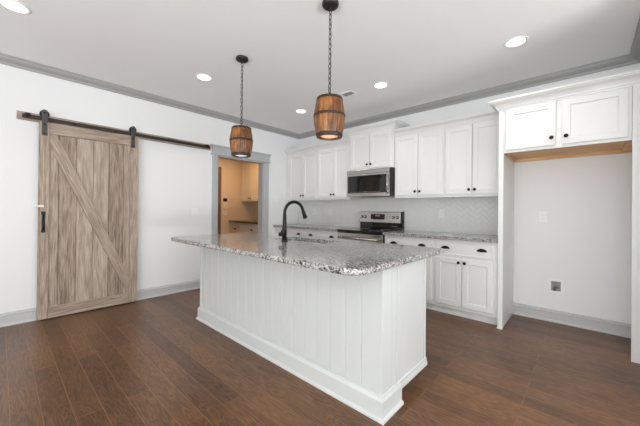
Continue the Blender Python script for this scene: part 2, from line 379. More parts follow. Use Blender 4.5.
# baseboards: board, small cap and shoe
def base_prof(h=0.133): return [(0.0, 0.0), (0.024, 0.0), (0.024, 0.012), (0.014, 0.022), (0.014, h-0.034), (0.018, h-0.031), (0.018, h-0.026), (0.008, h-0.018), (0.008, h-0.006), (0.004, h), (0.0, h)]
struct('baseboard_left', MB().sweep(base_prof(), [(0, YF), (0, -1.872)]), m_base)
struct('baseboard_back', MB().sweep(base_prof(), [(3.705, 0), (4.662, 0)]), m_base)
# doorway casing with header, and jambs
t = MB()
t.box(0.0, 0.02, -1.872, -1.788, 0, 2.06, 0.003); t.box(0.0, 0.02, -0.915+0.03, -0.775, 0, 2.06, 0.003)
t.box(0.0, 0.026, -1.88, -0.765, 2.075, 2.19, 0.002)
t.box(0.0, 0.038, -1.895, -0.75, 2.055, 2.075, 0.003)
t.box(0.0, 0.045, -1.905, -0.74, 2.19, 2.21, 0.003)
t.box(-0.13, 0.004, OP0-0.001, OP0+0.018, 0, OPT); t.box(-0.13, 0.004, OP1-0.018, OP1+0.001, 0, OPT); t.box(-0.13, 0.004, OP0, OP1, OPT-0.018, OPT+0.001)
struct('trim_2', t, m_trim)

# herringbone backsplash
def herringbone(x0, x1, z0, z1, tw=0.052, tl=0.104, gap=0.0022):
    t = bmesh.new(); c45 = math.cos(math.pi/4)
    cx, cz = (x0+x1)/2, (z0+z1)/2; R = int(max(x1-x0, z1-z0)/tw)+4
    for i in range(-R, R):
        for j in range(-R, R):
            k = (i-j) % 4
            if k == 0: rect = (i*tw, j*tw, tl, tw)
            elif k == 3: rect = (i*tw, j*tw, tw, tl)
            else: continue
            p = [(rect[0]+gap/2, rect[1]+gap/2), (rect[0]+rect[2]-gap/2, rect[1]+gap/2), (rect[0]+rect[2]-gap/2, rect[1]+rect[3]-gap/2), (rect[0]+gap/2, rect[1]+rect[3]-gap/2)]
            q = [((a-b)*c45+cx, (a+b)*c45+cz) for a, b in p]
            if max(v[0] for v in q) < x0 or min(v[0] for v in q) > x1 or max(v[1] for v in q) < z0 or min(v[1] for v in q) > z1: continue
            mx, mz = sum(v[0] for v in q)/4, sum(v[1] for v in q)/4
            A = [t.verts.new((a, -0.010, b)) for a, b in [(mx+(a-mx)*0.955, mz+(b-mz)*0.955) for a, b in q]]
            B = [t.verts.new((a, -0.0085, b)) for a, b in q]
            C = [t.verts.new((a, -0.003, b)) for a, b in q]
            t.faces.new(A)
            for s in range(4):
                t.faces.new((B[s], B[(s+1) % 4], A[(s+1) % 4], A[s])); t.faces.new((C[s], C[(s+1) % 4], B[(s+1) % 4], B[s]))
    for co, no in (((x0, 0, 0), (-1, 0, 0)), ((x1, 0, 0), (1, 0, 0)), ((0, 0, z0), (0, 0, -1)), ((0, 0, z1), (0, 0, 1))):
        bmesh.ops.bisect_plane(t, geom=list(t.verts)+list(t.edges)+list(t.faces), plane_co=co, plane_no=no, clear_outer=True)
    bmesh.ops.recalc_face_normals(t, faces=t.faces)
    return t
g = MB().box(0.001, 3.664, -0.0055, 0.0, 0.9, 1.44)
gs = struct('trim_3', g, m_grout)
h = MB(); h.merge(herringbone(0.002, 3.664, 0.914, 1.40)); h.build('tile', m_tile, gs)

# pantry beyond the doorway
PX, PY = -2.0, 0.28
w = MB(); w.box(PX-0.12, PX, -2.6, PY+0.12, 0, 2.62); struct('wall_pantry_far', w, m_pantry)
w = MB(); w.box(PX, -0.12, PY, PY+0.12, 0, 2.62); struct('wall_pantry_right', w, m_pantry)
w = MB(); w.box(PX, -0.12, -2.72, -2.6, 0, 2.62); struct('wall_pantry_left', w, m_pantry)
struct('ceiling_pantry', MB().box(PX-0.12, -0.121, -2.72, PY+0.12, 2.52, 2.62), m_pantry)
# dark-edged door frame on the pantry's far wall
t = MB(); t.box(PX, PX+0.04, -0.735, -0.625, 0, 2.18, 0.003); t.box(PX, PX+0.02, -1.58, -0.72, 0.01, 2.09); t.box(PX, PX+0.03, -1.66, -1.58, 0, 2.18, 0.003); t.box(PX, PX+0.03, -1.58, -0.72, 2.09, 2.18, 0.003)
struct('door_1', t, m_brownedoor)

# ------------------------------------------------------------------ cabinet pieces
def knob(parent, x, z, y, name='knob'):
    MB().lathe([(0.005, 0), (0.005, -0.012), (0.013, -0.015), (0.0175, -0.022), (0.0145, -0.029), (0.0, -0.031)], (x, y, z), 'Y', 16).build(name, m_bronze, parent)
def cup_pull(parent, x, z, y, w=0.095, name='cup_pull'):
    # half-dome bin pull, open below
    t = bmesh.new(); n, k = 14, 6; rows = []
    for j in range(k+1):
        a = math.pi/2*j/k
        rows.append([t.verts.new((x-w/2*math.cos(math.pi*i/n)*(0.35+0.65*math.cos(a)) if j else x-w/2*math.cos(math.pi*i/n),
                                  y-0.024*math.sin(a)*(0.35+0.65*math.sin(math.pi*i/n)),
                                  z-0.012+0.030*math.sin(math.pi*i/n)*math.cos(a)*1.0 - 0.004*math.sin(a))) for i in range(n+1)])
    for A, B in zip(rows, rows[1:]):
        for i in range(n):
            f = t.faces.new((A[i], A[i+1], B[i+1], B[i])); f.smooth = True
    bmesh.ops.solidify(t, geom=list(t.faces), thickness=0.002)
    bmesh.ops.recalc_face_normals(t, faces=t.faces)
    q = MB(); q.merge(t)
    q.box(x-w/2-0.004, x+w/2+0.004, y-0.004, y, z-0.016, z-0.008, 0.001)
    q.build(name, m_bronze, parent)

def cab_crown_prof(z0, z1, out):
    d_ = z1-z0
    return [(0.0, z0), (0.008, z0), (0.010, z0+0.14*d_), (0.018, z0+0.20*d_), (0.022, z0+0.34*d_), (out*0.45, z0+0.56*d_), (out*0.85, z0+0.74*d_), (out*0.9, z0+0.82*d_), (out, z0+0.86*d_), (out, z1), (0.0, z1)]

FU = -0.33
def upper(x0, x1, z0, z1, doors, label, yf=FU, dz0=None, dz1=None, kz=None, knobs=True, bottom_lip=True):
    t = thing('wall_cabinet', label, 'cabinet', ((x0+x1)/2, yf/2, z0), 'white wall cabinets above the counter')
    b = MB(); b.box(x0, x1, yf+0.02, -0.0105, z0+0.02, z1); b.box(x0, x1, yf, yf+0.02, z0, z1, 0.001)
    b.box(x0, x0+0.018, yf+0.02, -0.0105, z0, z0+0.02); b.box(x1-0.018, x1, yf+0.02, -0.0105, z0, z0+0.02)
    b.build('body', m_white, t)
    if z1 < 2.3: MB().sweep(cab_crown_prof(2.243, 2.337, 0.075), [(x0, yf), (x1, yf)]).build('crown', m_white, t)
    for i, (a, c) in enumerate(doors):
        dd = MB().shaker(a, c, dz0, dz1, yf-0.001).build('door', m_white, t)
        if knobs: knob(dd, (c-0.028) if i == 0 else (a+0.028), kz, yf-0.021)
    return t
D0, D1 = 1.413, 2.237
upper(0.012, 0.828, 1.378, 2.25, [(0.10, 0.470), (0.478, 0.815)], 'white two-door wall cabinet in the corner against the left wall', dz0=D0, dz1=D1, kz=1.462)
upper(0.829, 1.547, 1.378, 2.25, [(0.842, 1.196), (1.204, 1.540)], 'white two-door wall cabinet directly left of the microwave', dz0=D0, dz1=D1, kz=1.462)
upper(2.325, 3.009, 1.378, 2.25, [(2.342, 2.668), (2.676, 2.992)], 'white two-door wall cabinet directly right of the microwave', dz0=D0, dz1=D1, kz=1.462)
upper(3.010, 3.664, 1.378, 2.25, [(3.032, 3.335), (3.343, 3.646)], 'white two-door wall cabinet beside the tall refrigerator panel, partly shaded', dz0=D0, dz1=D1, kz=1.462)
mc = upper(1.548, 2.324, 1.815, 2.376, [(1.585, 1.925), (1.933, 2.262)], 'raised white two-door cabinet mounted above the microwave', yf=-0.36, dz0=1.838, dz1=2.362, kz=1.892)
MB().sweep(cab_crown_prof(2.365, 2.468, 0.075), [(1.548, -0.0105), (1.548, -0.36), (2.324, -0.36), (2.324, -0.0105)][::1]).build('crown', m_white, mc)
# ------------------------------------------------------------------ refrigerator alcove
YP = -0.64
t = thing('refrigerator_cabinet', 'tall white surround of the empty refrigerator alcove with two-door cabinet on top', 'cabinet', (4.16, -0.32, 0))
p = MB().box(3.666, 3.705, YP+0.02, -0.001, 0, 2.243, 0.001); p.box(3.666, 3.711, YP, YP+0.02, 0, 2.243, 0.0015); p.box(3.660, 3.7105, YP-0.008, YP+0.04, 0, 0.014, 0.003)
p.build('side_panel', m_white, t)
p = MB().box(4.662, 4.7185, YP+0.001, -0.001, 0, 2.243, 0.0015); p.build('side_panel', m_white, t)
p = MB().box(4.614, 4.719, YP-0.018, YP+0.0005, 0, 2.243, 0.0015); p.box(4.640, 4.646, YP-0.021, YP-0.016, 0, 2.2, 0.001)
p.build('filler_stile', m_white, t)
b = MB(); b.box(3.7055, 4.6615, YP+0.021, -0.001, 1.83, 2.243); b.box(3.712, 4.6125, YP, YP+0.02, 1.80, 2.243, 0.001)
b.build('body', m_white, t)
for i, (a, c) in enumerate(((3.735, 4.128), (4.172, 4.590))):
    dd = MB().shaker(a, c, 1.826, 2.230, YP-0.001).build('door', m_white, t)
    knob(dd, (c-0.030) if i == 0 else (a+0.030), 1.895, YP-0.021)
b = MB(); b.box(3.714, 4.611, YP+0.0215, YP+0.06, 1.800, 1.829); b.box(3.706, 4.661, -0.035, -0.002, 1.785, 1.829); b.box(3.706, 3.735, YP+0.06, -0.035, 1.80, 1.829); b.box(4.590, 4.661, YP+0.06, -0.035, 1.80, 1.829)
b.box(3.735, 4.590, YP+0.06, -0.035, 1.822, 1.829)
b.build('underside', m_ply, t)['label'] = 'unpainted pine underside'
MB().sweep(cab_crown_prof(2.236, 2.338, 0.082), [(3.666, -0.41), (3.666, YP), (4.719, YP)]).build('crown', m_white, t)

# ------------------------------------------------------------------ base cabinets, range wall
FB = -0.60
def base(x0, x1, doors, pulls, label, kz=0.625):
    t = thing('base_cabinet', label, 'cabinet', ((x0+x1)/2, FB/2, 0), 'white base cabinets along the range wall')
    b = MB(); b.box(x0, x1, FB, -0.012, 0.088, 0.876, 0.001); b.build('body', m_white, t)
    MB().box(x0, x1, -0.548, -0.53, 0.0, 0.088).build('toe_kick', m_white, t)
    a, c = doors[0][0], doors[-1][1]
    dr = MB().shaker(a, c, 0.697, 0.848, FB-0.001, stile=0.016, dep=0.004, cham=0.004).build('drawer', m_white, t)
    for q in pulls: cup_pull(dr, q, 0.785, FB-0.021)
    for i, (a, c) in enumerate(doors):
        dd = MB().shaker(a, c, 0.128, 0.668, FB-0.001).build('door', m_white, t)
        knob(dd, (c-0.028) if i == 0 else (a+0.028), kz, FB-0.021)
base(2.985, 3.664, [(3.020, 3.309), (3.317, 3.620)], [3.131, 3.512], 'white base cabinet with drawer and two doors beside the tall refrigerator panel')
base(2.326, 2.984, [(2.345, 2.650), (2.658, 2.965)], [2.468, 2.851], 'white base cabinet with drawer and two doors just right of the range')
base(0.829, 1.546, [(0.850, 1.183), (1.191, 1.528)], [0.946, 1.402], 'white base cabinet with drawer just left of the range')
base(0.012, 0.828, [(0.10, 0.450), (0.458, 0.812)], [0.25, 0.656], 'white base cabinet with drawer in the left corner beyond the faucet')

def counter(x0, x1, label):
    b = MB().box(x0, x1, -0.652, -0.0115, 0.878, 0.914, 0.004, 3)
    return tag(b.build('countertop', m_granite, org=((x0+x1)/2, -0.32, 0.878)), label, 'countertop', 'granite countertops along the range wall')
counter(0.002, 1.548, 'speckled grey granite countertop running left of the range to the corner')
counter(2.324, 3.665, 'speckled grey granite countertop right of the range up to the tall panel')

# ------------------------------------------------------------------ range
RX0, RX1 = 1.553, 2.319
t = thing('range', 'stainless steel electric range with black glass cooktop and raised control panel', 'stove', ((RX0+RX1)/2, -0.35, 0))
MB().box(RX0, RX1, -0.62, -0.03, 0.06, 0.895, 0.002).build('body', m_blackpl, t)
b = MB()
b.box(RX0, RX1, -0.665, -0.06, 0.895, 0.915, 0.004)
b.box(RX0+0.004, RX1-0.004, -0.668, -0.61, 0.872, 0.905, 0.004)
b.build('cooktop', m_glassblk, t)
for bx, by, br_ in ((1.75, -0.22, 0.075), (2.12, -0.22, 0.075), (1.75, -0.48, 0.095), (2.12, -0.48, 0.105)):
    MB().lathe([(br_-0.004, 0), (br_-0.004, 0.0006), (br_, 0.0006), (br_, 0)], (bx, by, 0.9152), 'Z', 32, cap=False).build('burner_ring', m_slot, t)
od = MB().box(RX0+0.004, RX1-0.004, -0.66, -0.621, 0.235, 0.868, 0.004).build('oven_door', m_steel, t)
MB().box(RX0+0.11, RX1-0.11, -0.663, -0.655, 0.36, 0.70, 0.003).build('window', m_glassblk, od)
hb = MB(); hb.tube([(RX0+0.05, -0.705, 0.80), (RX1-0.05, -0.705, 0.80)], 0.013, 16)
for hx in (RX0+0.08, RX1-0.08): hb.tube([(hx, -0.658, 0.80), (hx, -0.705, 0.80)], 0.009, 10)
hb.build('handle', m_steel, od)
MB().box(RX0+0.004, RX1-0.004, -0.655, -0.621, 0.065, 0.228, 0.004).build('drawer', m_steel, t)
# rising back: black riser, steel control panel
MB().box(RX0+0.012, RX1, -0.078, -0.012, 0.915, 1.03, 0.003).build('riser', m_glassblk, t)
bk = MB().prism([(-0.105, 1.015), (-0.085, 1.178), (-0.070, 1.185), (-0.014, 1.185), (-0.014, 1.015)], 'X', RX0, RX1-0.022, 0.003).build('control_panel', m_steel, t)
MB().prism([(-0.103, 1.012), (-0.083, 1.180), (-0.068, 1.188), (-0.013, 1.188), (-0.013, 1.012)], 'X', RX1-0.022, RX1, 0.002).build('side_cap', m_blackpl, t)
MB().prism([(-0.1035, 1.062), (-0.0975, 1.146), (-0.085, 1.146), (-0.085, 1.062)], 'X', 1.785, 2.03, 0.001).build('display', m_glassblk, bk)
cl = MB().prism([(-0.1025, 1.110), (-0.100, 1.132), (-0.095, 1.132), (-0.095, 1.110)], 'X', 1.865, 1.95).build('clock', m_slot, bk)
for kx in (1.612, 1.675, 2.178, 2.245):
    kn = MB().lathe([(0.021, 0.006), (0.021, -0.002), (0.018, -0.006), (0.016, -0.024), (0.012, -0.028), (0, -0.028)], (kx, -0.094, 1.098), 'Y', 18); kn.build('knob', m_steel, bk)
    MB().lathe([(0.025, 0.003), (0.025, -0.003), (0.021, -0.0035)], (kx, -0.094, 1.098), 'Y', 18).build('knob_ring', m_blackpl, bk)

# ------------------------------------------------------------------ microwave
MX0, MX1, MZ0, MZ1, MY = 1.553, 2.319, 1.410, 1.814, -0.415
t = thing('microwave', 'stainless steel over-the-range microwave with dark glass door under raised cabinet', 'microwave', ((MX0+MX1)/2, -0.2, MZ0))
b = MB().box(MX0, MX1, -0.385, -0.0115, MZ0+0.005, MZ1, 0.002); b.build('body', m_iron, t)
dm = MB().box(MX0-0.018, MX1-0.035, MY, -0.386, MZ0, MZ1-0.062, 0.004).build('door', m_steel, t)
MB().box(MX0+0.006, MX1-0.083, MY-0.003, MY+0.004, MZ0+0.052, MZ1-0.088, 0.002).build('window', m_glassblk, dm)
for i in range(11): MB().box(MX0+0.06+i*0.05, MX0+0.082+i*0.05, MY-0.0036, MY-0.003, MZ0+0.064, MZ0+0.072).build('control_mark', m_slot, dm)
MB().lathe([(0.010, 0), (0.010, -0.0015), (0, -0.0018)], (MX0+0.33, MY-0.0032, MZ0+0.068), 'Y', 14).build('badge', m_steel, dm)
MB().box(MX0-0.018, MX1-0.035, MY+0.002, -0.386, MZ1-0.060, MZ1, 0.004).build('top_panel', m_steel, t)
gv = MB()
for i in range(18): gv.box(MX0+0.03+i*0.037, MX0+0.058+i*0.037, MY+0.0005, MY+0.004, MZ1-0.010, MZ1-0.006)
gv.build('vent_slot', m_blackpl, t)
sp = MB().box(MX1-0.035, MX1, MY+0.004, -0.386, MZ0, MZ1, 0.003); sp.build('side_strip', m_blackpl, t)
MB().box(MX0+0.25, MX1-0.2, MY+0.01, MY+0.10, MZ0-0.004, MZ0+0.006, 0.002).build('lamp_cover', m_blackpl, t)
MB().tube([(MX1-0.058, MY-0.022, MZ0+0.03), (MX1-0.058, MY-0.022, MZ1-0.09)], 0.008, 12).tube([(MX1-0.058, MY, MZ0+0.05), (MX1-0.058, MY-0.022, MZ0+0.05)], 0.006, 8).tube([(MX1-0.058, MY, MZ1-0.11), (MX1-0.058, MY-0.022, MZ1-0.11)], 0.006, 8).build('handle', m_steel, dm)

# ------------------------------------------------------------------ island
IX0, IX1, IY0, IYM, IY1 = 1.222, 3.474, -2.622, -2.405, -2.005
t = thing('kitchen_island', 'white kitchen island clad in vertical boards with tall base moulding', 'kitchen island', ((IX0+IX1)/2, -2.3, 0))
def grooved(x0, x1, y, wd=0.1236, g=0.0055, dp=0.008, bead=None):
    pts = [(x0, y)]; x = x0+wd
    while x < x1-0.02:
        pts += [(x-g, y), (x, y+dp), (x+g, y)]
        if bead:
            pts += [(x+wd*0.5-0.002, y), (x+wd*0.5, y+dp*0.4), (x+wd*0.5+0.002, y)]
        x += wd
    pts += [(x1, y)]
    return pts
front = grooved(IX0+0.01, IX1-0.0, IY0)
poly = front+[(IX1, IYM), (IX0+0.01, IYM)]
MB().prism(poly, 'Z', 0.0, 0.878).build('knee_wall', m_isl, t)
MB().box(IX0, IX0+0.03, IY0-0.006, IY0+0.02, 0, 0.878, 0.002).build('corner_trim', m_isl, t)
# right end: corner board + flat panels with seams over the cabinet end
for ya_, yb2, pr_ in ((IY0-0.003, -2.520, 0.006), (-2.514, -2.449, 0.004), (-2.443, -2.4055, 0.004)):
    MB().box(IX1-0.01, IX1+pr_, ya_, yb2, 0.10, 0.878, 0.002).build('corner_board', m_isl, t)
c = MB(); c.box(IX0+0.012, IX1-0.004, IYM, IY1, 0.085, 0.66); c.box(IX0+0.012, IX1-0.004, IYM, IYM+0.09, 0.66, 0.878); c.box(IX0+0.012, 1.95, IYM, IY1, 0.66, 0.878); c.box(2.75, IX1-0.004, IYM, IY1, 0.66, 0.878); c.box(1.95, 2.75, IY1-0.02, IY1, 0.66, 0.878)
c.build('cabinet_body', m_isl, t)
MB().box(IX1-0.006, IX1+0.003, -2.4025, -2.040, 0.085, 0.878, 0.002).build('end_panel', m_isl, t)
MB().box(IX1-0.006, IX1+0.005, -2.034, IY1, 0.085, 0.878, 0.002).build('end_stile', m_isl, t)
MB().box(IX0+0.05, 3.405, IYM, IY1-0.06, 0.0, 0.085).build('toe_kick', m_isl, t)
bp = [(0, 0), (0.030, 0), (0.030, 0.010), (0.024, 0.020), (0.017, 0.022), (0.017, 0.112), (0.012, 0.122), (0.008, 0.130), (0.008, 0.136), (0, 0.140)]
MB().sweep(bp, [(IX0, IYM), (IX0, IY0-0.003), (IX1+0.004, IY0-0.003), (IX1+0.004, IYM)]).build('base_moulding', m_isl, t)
mp_ = [(0, 0.086), (0.014, 0.086), (0.014, 0.102), (0.008, 0.120), (0.008, 0.136), (0, 0.140)]
MB().sweep(mp_, [(IX1+0.004, IYM+0.001), (IX1+0.004, IY1+0.0)]).build('side_moulding', m_isl, t)
def shaker_back(x0, x1, z0, z1):
    q = bmesh.new(); s = MB().shaker(-x1, -x0, z0, z1, -IY1-0.001-0.0)
    for v in s.bm.verts: v.co = Vector((-v.co.x, -v.co.y-2*0, v.co.z))
    # reflected to face +y
    for v in s.bm.verts: v.co.y = IY1+0.001+((-IY1-0.001) * -1 + v.co.y)*0 + (v.co.y-(IY1+0.001))*1
    bmesh.ops.recalc_face_normals(s.bm, faces=s.bm.faces); return s
n = 5; stp = (IX1-IX0-0.04)/n
for i in range(n):
    a = IX0+0.02+i*stp
    dd = shaker_back(a+0.006, a+stp-0.006, 0.13, 0.86).build('door', m_isl, t)
    MB().lathe([(0.005, 0), (0.005, 0.012), (0.0155, 0.022), (0.013, 0.028), (0.0, 0.030)], (a+stp-0.04 if i % 2 == 0 else a+0.04, IY1+0.021, 0.80), 'Y', 14).build('knob', m_bronze, dd)

# countertop with rounded corners and a sink cut-out
def slab(x0, x1, y0, y1, z0, z1, rads, hole, hr=0.03, ease=0.006):
    def rr(x0, x1, y0, y1, rs, n=10):
        out = []
        for (cx, cy, a0), q in zip(((x1, y0, -90), (x1, y1, 0), (x0, y1, 90), (x0, y0, 180)), rs):
            sx = -1 if cx == x1 else 1; sy = 1 if cy == y0 else -1
            for k in range(n+1):
                a = math.radians(a0+90*k/n); out.append((cx+sx*q+q*math.cos(a), cy+sy*q+q*math.sin(a)))
        return out
    m = MB(); t = m.bm
    def inset(i): return rr(x0+i, x1-i, y0+i, y1-i, [max(q-i, 0.002) for q in rads])
    prof = [(ease, z0), (0.0018, z0+0.002), (0, z0+ease), (0, z1-ease), (0.0018, z1-0.002), (ease, z1)]
    rings = [[t.verts.new((a, b, z)) for a, b in inset(i)] for i, z in prof]
    for A, B in zip(rings, rings[1:]):
        k = len(A)
        for j in range(k):
            f = t.faces.new((A[j], A[(j+1) % k], B[(j+1) % k], B[j])); f.smooth = True
    hp = rr(hole[0], hole[1], hole[2], hole[3], [hr]*4, 6)
    h0 = [t.verts.new((a, b, z0)) for a, b in hp]; h1 = [t.verts.new((a, b, z1)) for a, b in hp]
    k = len(hp)
    for j in range(k): t.faces.new((h0[j], h0[(j+1) % k], h1[(j+1) % k], h1[j]))
    for R, Hh in ((rings[0], h0), (rings[-1], h1)):
        ed = []
        for L in (R, Hh):
            for j in range(len(L)):
                e = t.edges.get((L[j], L[(j+1) % len(L)])) or t.edges.new((L[j], L[(j+1) % len(L)])); ed.append(e)
        bmesh.ops.triangle_fill(t, use_beauty=True, use_dissolve=False, edges=ed)
    bmesh.ops.recalc_face_normals(t, faces=t.faces)
    return m
SX0, SX1, SY0, SY1 = 2.02, 2.68, -2.285, -1.985
o = slab(1.20, 3.532, -2.955, -1.805, 0.879, 0.915, [0.11, 0.02, 0.03, 0.09], (SX0, SX1, SY0, SY1)).build('island_countertop', m_granite, org=(2.35, -2.4, 0.879))
tag(o, 'speckled granite island countertop with rounded corners and overhanging front', 'countertop')
# undermount sink
t = thing('sink', 'undermount stainless steel sink set in the island countertop', 'sink', (2.35, -2.13, 0.70))
b = MB(); x0, x1, y0, y1, zt, zb = SX0-0.008, SX1+0.008, SY0-0.008, SY1+0.008, 0.878, 0.69
b.box(x0-0.01, x1+0.01, y0-0.01, y0, zb, zt); b.box(x0-0.01, x1+0.01, y1, y1+0.01, zb, zt); b.box(x0-0.01, x0, y0, y1, zb, zt); b.box(x1, x1+0.01, y0, y1, zb, zt); b.box(x0-0.01, x1+0.01, y0-0.01, y1+0.01, zb-0.01, zb)
b.build('basin', m_sink, t)
MB().lathe([(0.045, 0), (0.045, 0.003), (0.038, 0.005), (0.03, 0.002), (0, 0.002)], (2.35, -2.13, 0.69), 'Z', 24).build('drain', m_steel, t)

# faucet: tall gooseneck, pull-down spray head, side lever
fx, fy, fz = 2.312, -2.362, 0.915
t = thing('faucet', 'tall matte black gooseneck faucet with pull-down head on the island', 'faucet', (fx, fy, fz))
dirx, diry = 0.12, 0.993
pts = [(fx, fy, fz), (fx, fy, fz+0.10), (fx, fy, fz+0.25)]
R_ = 0.105
for k in range(0, 19):
    a = math.pi - math.radians(162)*k/18.0
    s_ = R_+R_*math.cos(a); pts.append((fx+dirx*s_, fy+diry*s_, fz+0.257+R_*math.sin(a)))
b = MB(); b.tube(pts, [0.0215, 0.020, 0.0155]+[0.014]*19, 16)
b.lathe([(0.030, 0), (0.030, 0.006), (0.024, 0.012), (0.022, 0.02)], (fx, fy, fz), 'Z', 24)
b.build('spout', m_black, t)
e0 = Vector(pts[-1]); dn = (Vector(pts[-1])-Vector(pts[-2])).normalized()

MB().tube([e0-dn*0.004, e0+dn*0.02, e0+dn*0.05, e0+dn*0.080, e0+dn*0.088], [0.0145, 0.0165, 0.019, 0.022, 0.020], 16).build('spray_head', m_black, t)
hd = Vector((-0.9, -0.25, 0)).normalized()
b = MB(); b.tube([Vector((fx, fy, fz+0.062)), Vector((fx, fy, fz+0.062))+hd*0.055], 0.019, 14)
p0 = Vector((fx, fy, fz+0.062))+hd*0.040
b.tube([p0, p0+Vector((0.0, 0.02, 0.04)), p0+Vector((0.006, 0.045, 0.10))], [0.011, 0.009, 0.007], 10)
b.build('handle', m_black, t)

# ------------------------------------------------------------------ barn door and its rail
DY0, DY1, DZ0, DZ1 = -3.838, -2.908, 0.012, 2.112
XD = 0.036
t = thing('barn_door', 'sliding barn door of whitewashed oak planks with a diagonal brace', 'door', (XD, (DY0+DY1)/2, DZ0))
np_ = 6; st = 0.083
pl = MB(); wdt = (DY1-DY0-0.02)/np_
for i in range(np_):
    a = DY0+0.01+i*wdt
    pl.prism([(XD, a), (XD+0.016, a), (XD+0.024, a+0.005), (XD+0.024, a+wdt-0.005), (XD+0.016, a+wdt), (XD, a+wdt)], 'Z', DZ0+0.01, DZ1-0.01)
def plankify(m_, axis_i, width, name):
    m2 = m_.copy(); m2.name = name; return m2
pl.build('plank_panel', m_barn_z, t)
X1 = XD+0.044
MB().box(XD, X1, DY0, DY0+st, DZ0, DZ1, 0.0025).build('stile', m_barn_z, t)
MB().box(XD, X1, DY1-st-0.012, DY1, DZ0, DZ1, 0.0025).build('stile', m_barn_z, t)
MB().box(XD, X1-0.001, DY0+st+0.001, DY1-st-0.013, DZ1-0.118, DZ1, 0.0025).build('rail', m_barn_y, t)
MB().box(XD, X1-0.001, DY0+st+0.001, DY1-st-0.013, DZ0, DZ0+0.122, 0.0025).build('rail', m_barn_y, t)
ya, yb_, za, zb_ = DY0+st+0.002, DY1-st-0.014, DZ1-0.120, DZ0+0.124
vx, vz = yb_-ya, zb_-za; Lg = math.hypot(vx, vz); cw = 0.105
dy_ = cw*Lg/abs(vz)*0.5; dz_ = cw*Lg/abs(vx)*0.5
br_poly = [(ya, za), (ya+dy_, za), (yb_, zb_+2*dz_*0.8), (yb_, zb_), (yb_-2*dy_*0.12, zb_), (ya, za-dz_)]
MB().prism([(y_, z_) for y_, z_ in br_poly], 'X', XD+0.02, X1-0.002, 0.002).build('brace', m_barn_d, t)
hx = X1
h = MB(); h.box(hx, hx+0.006, -3.811, -3.785, 0.94, 1.155, 0.002); h.box(hx, hx+0.010, -3.815, -3.781, 1.125, 1.16, 0.003); h.box(hx, hx+0.010, -3.815, -3.781, 0.935, 0.965, 0.003)
h.tube([(hx+0.004, -3.798, 1.135), (hx+0.030, -3.798, 1.115), (hx+0.034, -3.798, 1.05), (hx+0.030, -3.798, 0.98), (hx+0.004, -3.798, 0.955)], 0.009, 12)
h.build('handle', m_bronze, t)
# hangers: strap, wheel, bolts
def hanger(y):
    xs = X1
    arc = [(y+0.026*math.cos(math.radians(q)), 2.218+0.026*math.sin(math.radians(q))) for q in range(0, 181, 20)]
    hg = MB().prism([(y-0.022, 1.970), (y+0.022, 1.970), (y+0.022, 2.150)]+arc+[(y-0.022, 2.150)], 'X', xs, xs+0.006, 0.001).build('hanger', m_hang, t)
    MB().lathe([(0.036, 0.0), (0.040, 0.004), (0.031, 0.008), (0.031, 0.016), (0.040, 0.020), (0.036, 0.024)], (0.052, y, 2.1985), 'X', 28).build('wheel', m_black, hg)
    for z_ in (1.99, 2.085, 2.205): MB().lathe([(0.010, 0), (0.010, 0.004), (0.006, 0.007), (0, 0.007)], (xs+0.006, y, z_), 'X', 6, False).build('bolt', m_black, hg)
hanger(-3.797); hanger(-2.975)
t = thing('door_rail', 'long black steel sliding-door track bolted to an oak header board', 'rail', (0.0, -2.95, 2.15))
MB().box(0.0005, 0.022, -4.003, -1.907, 2.112, 2.196, 0.002).build('header_board', m_header, t)
tr = MB().box(0.058, 0.066, -3.965, -1.94, 2.126, 2.167, 0.001).build('track', m_iron, t)
for y_ in (-3.93, -3.55, -3.16, -2.75, -2.35, -1.98):
    b = MB(); b.lathe([(0.011, -0.036), (0.011, 0.0)], (0.058, y_, 2.146), 'X', 12)
    b.lathe([(0.013, 0), (0.013, 0.006), (0.008, 0.009), (0, 0.009)], (0.066, y_, 2.146), 'X', 6, False)
    b.build('bolt', m_bronze, t)
for y_ in (-3.925, -1.985):
    MB().box(0.052, 0.078, y_-0.022, y_+0.022, 2.150, 2.180, 0.004).build('stop', m_black, t)
o = MB(); o.box(X1, X1+0.012, -3.832, -3.795, 1.205, 1.228, 0.003); o.box(0.0005, 0.012, -3.885, -3.842, 1.207, 1.225, 0.003); o.box(0.006, X1+0.006, -3.850, -3.841, 1.209, 1.223, 0.002); o.box(X1-0.002, X1+0.008, -3.850, -3.825, 1.209, 1.223, 0.002)
tag(o.build('door_latch', m_plate, org=(0.04, -3.84, 1.2)), 'small white safety latch at the barn door edge above its handle', 'latch')

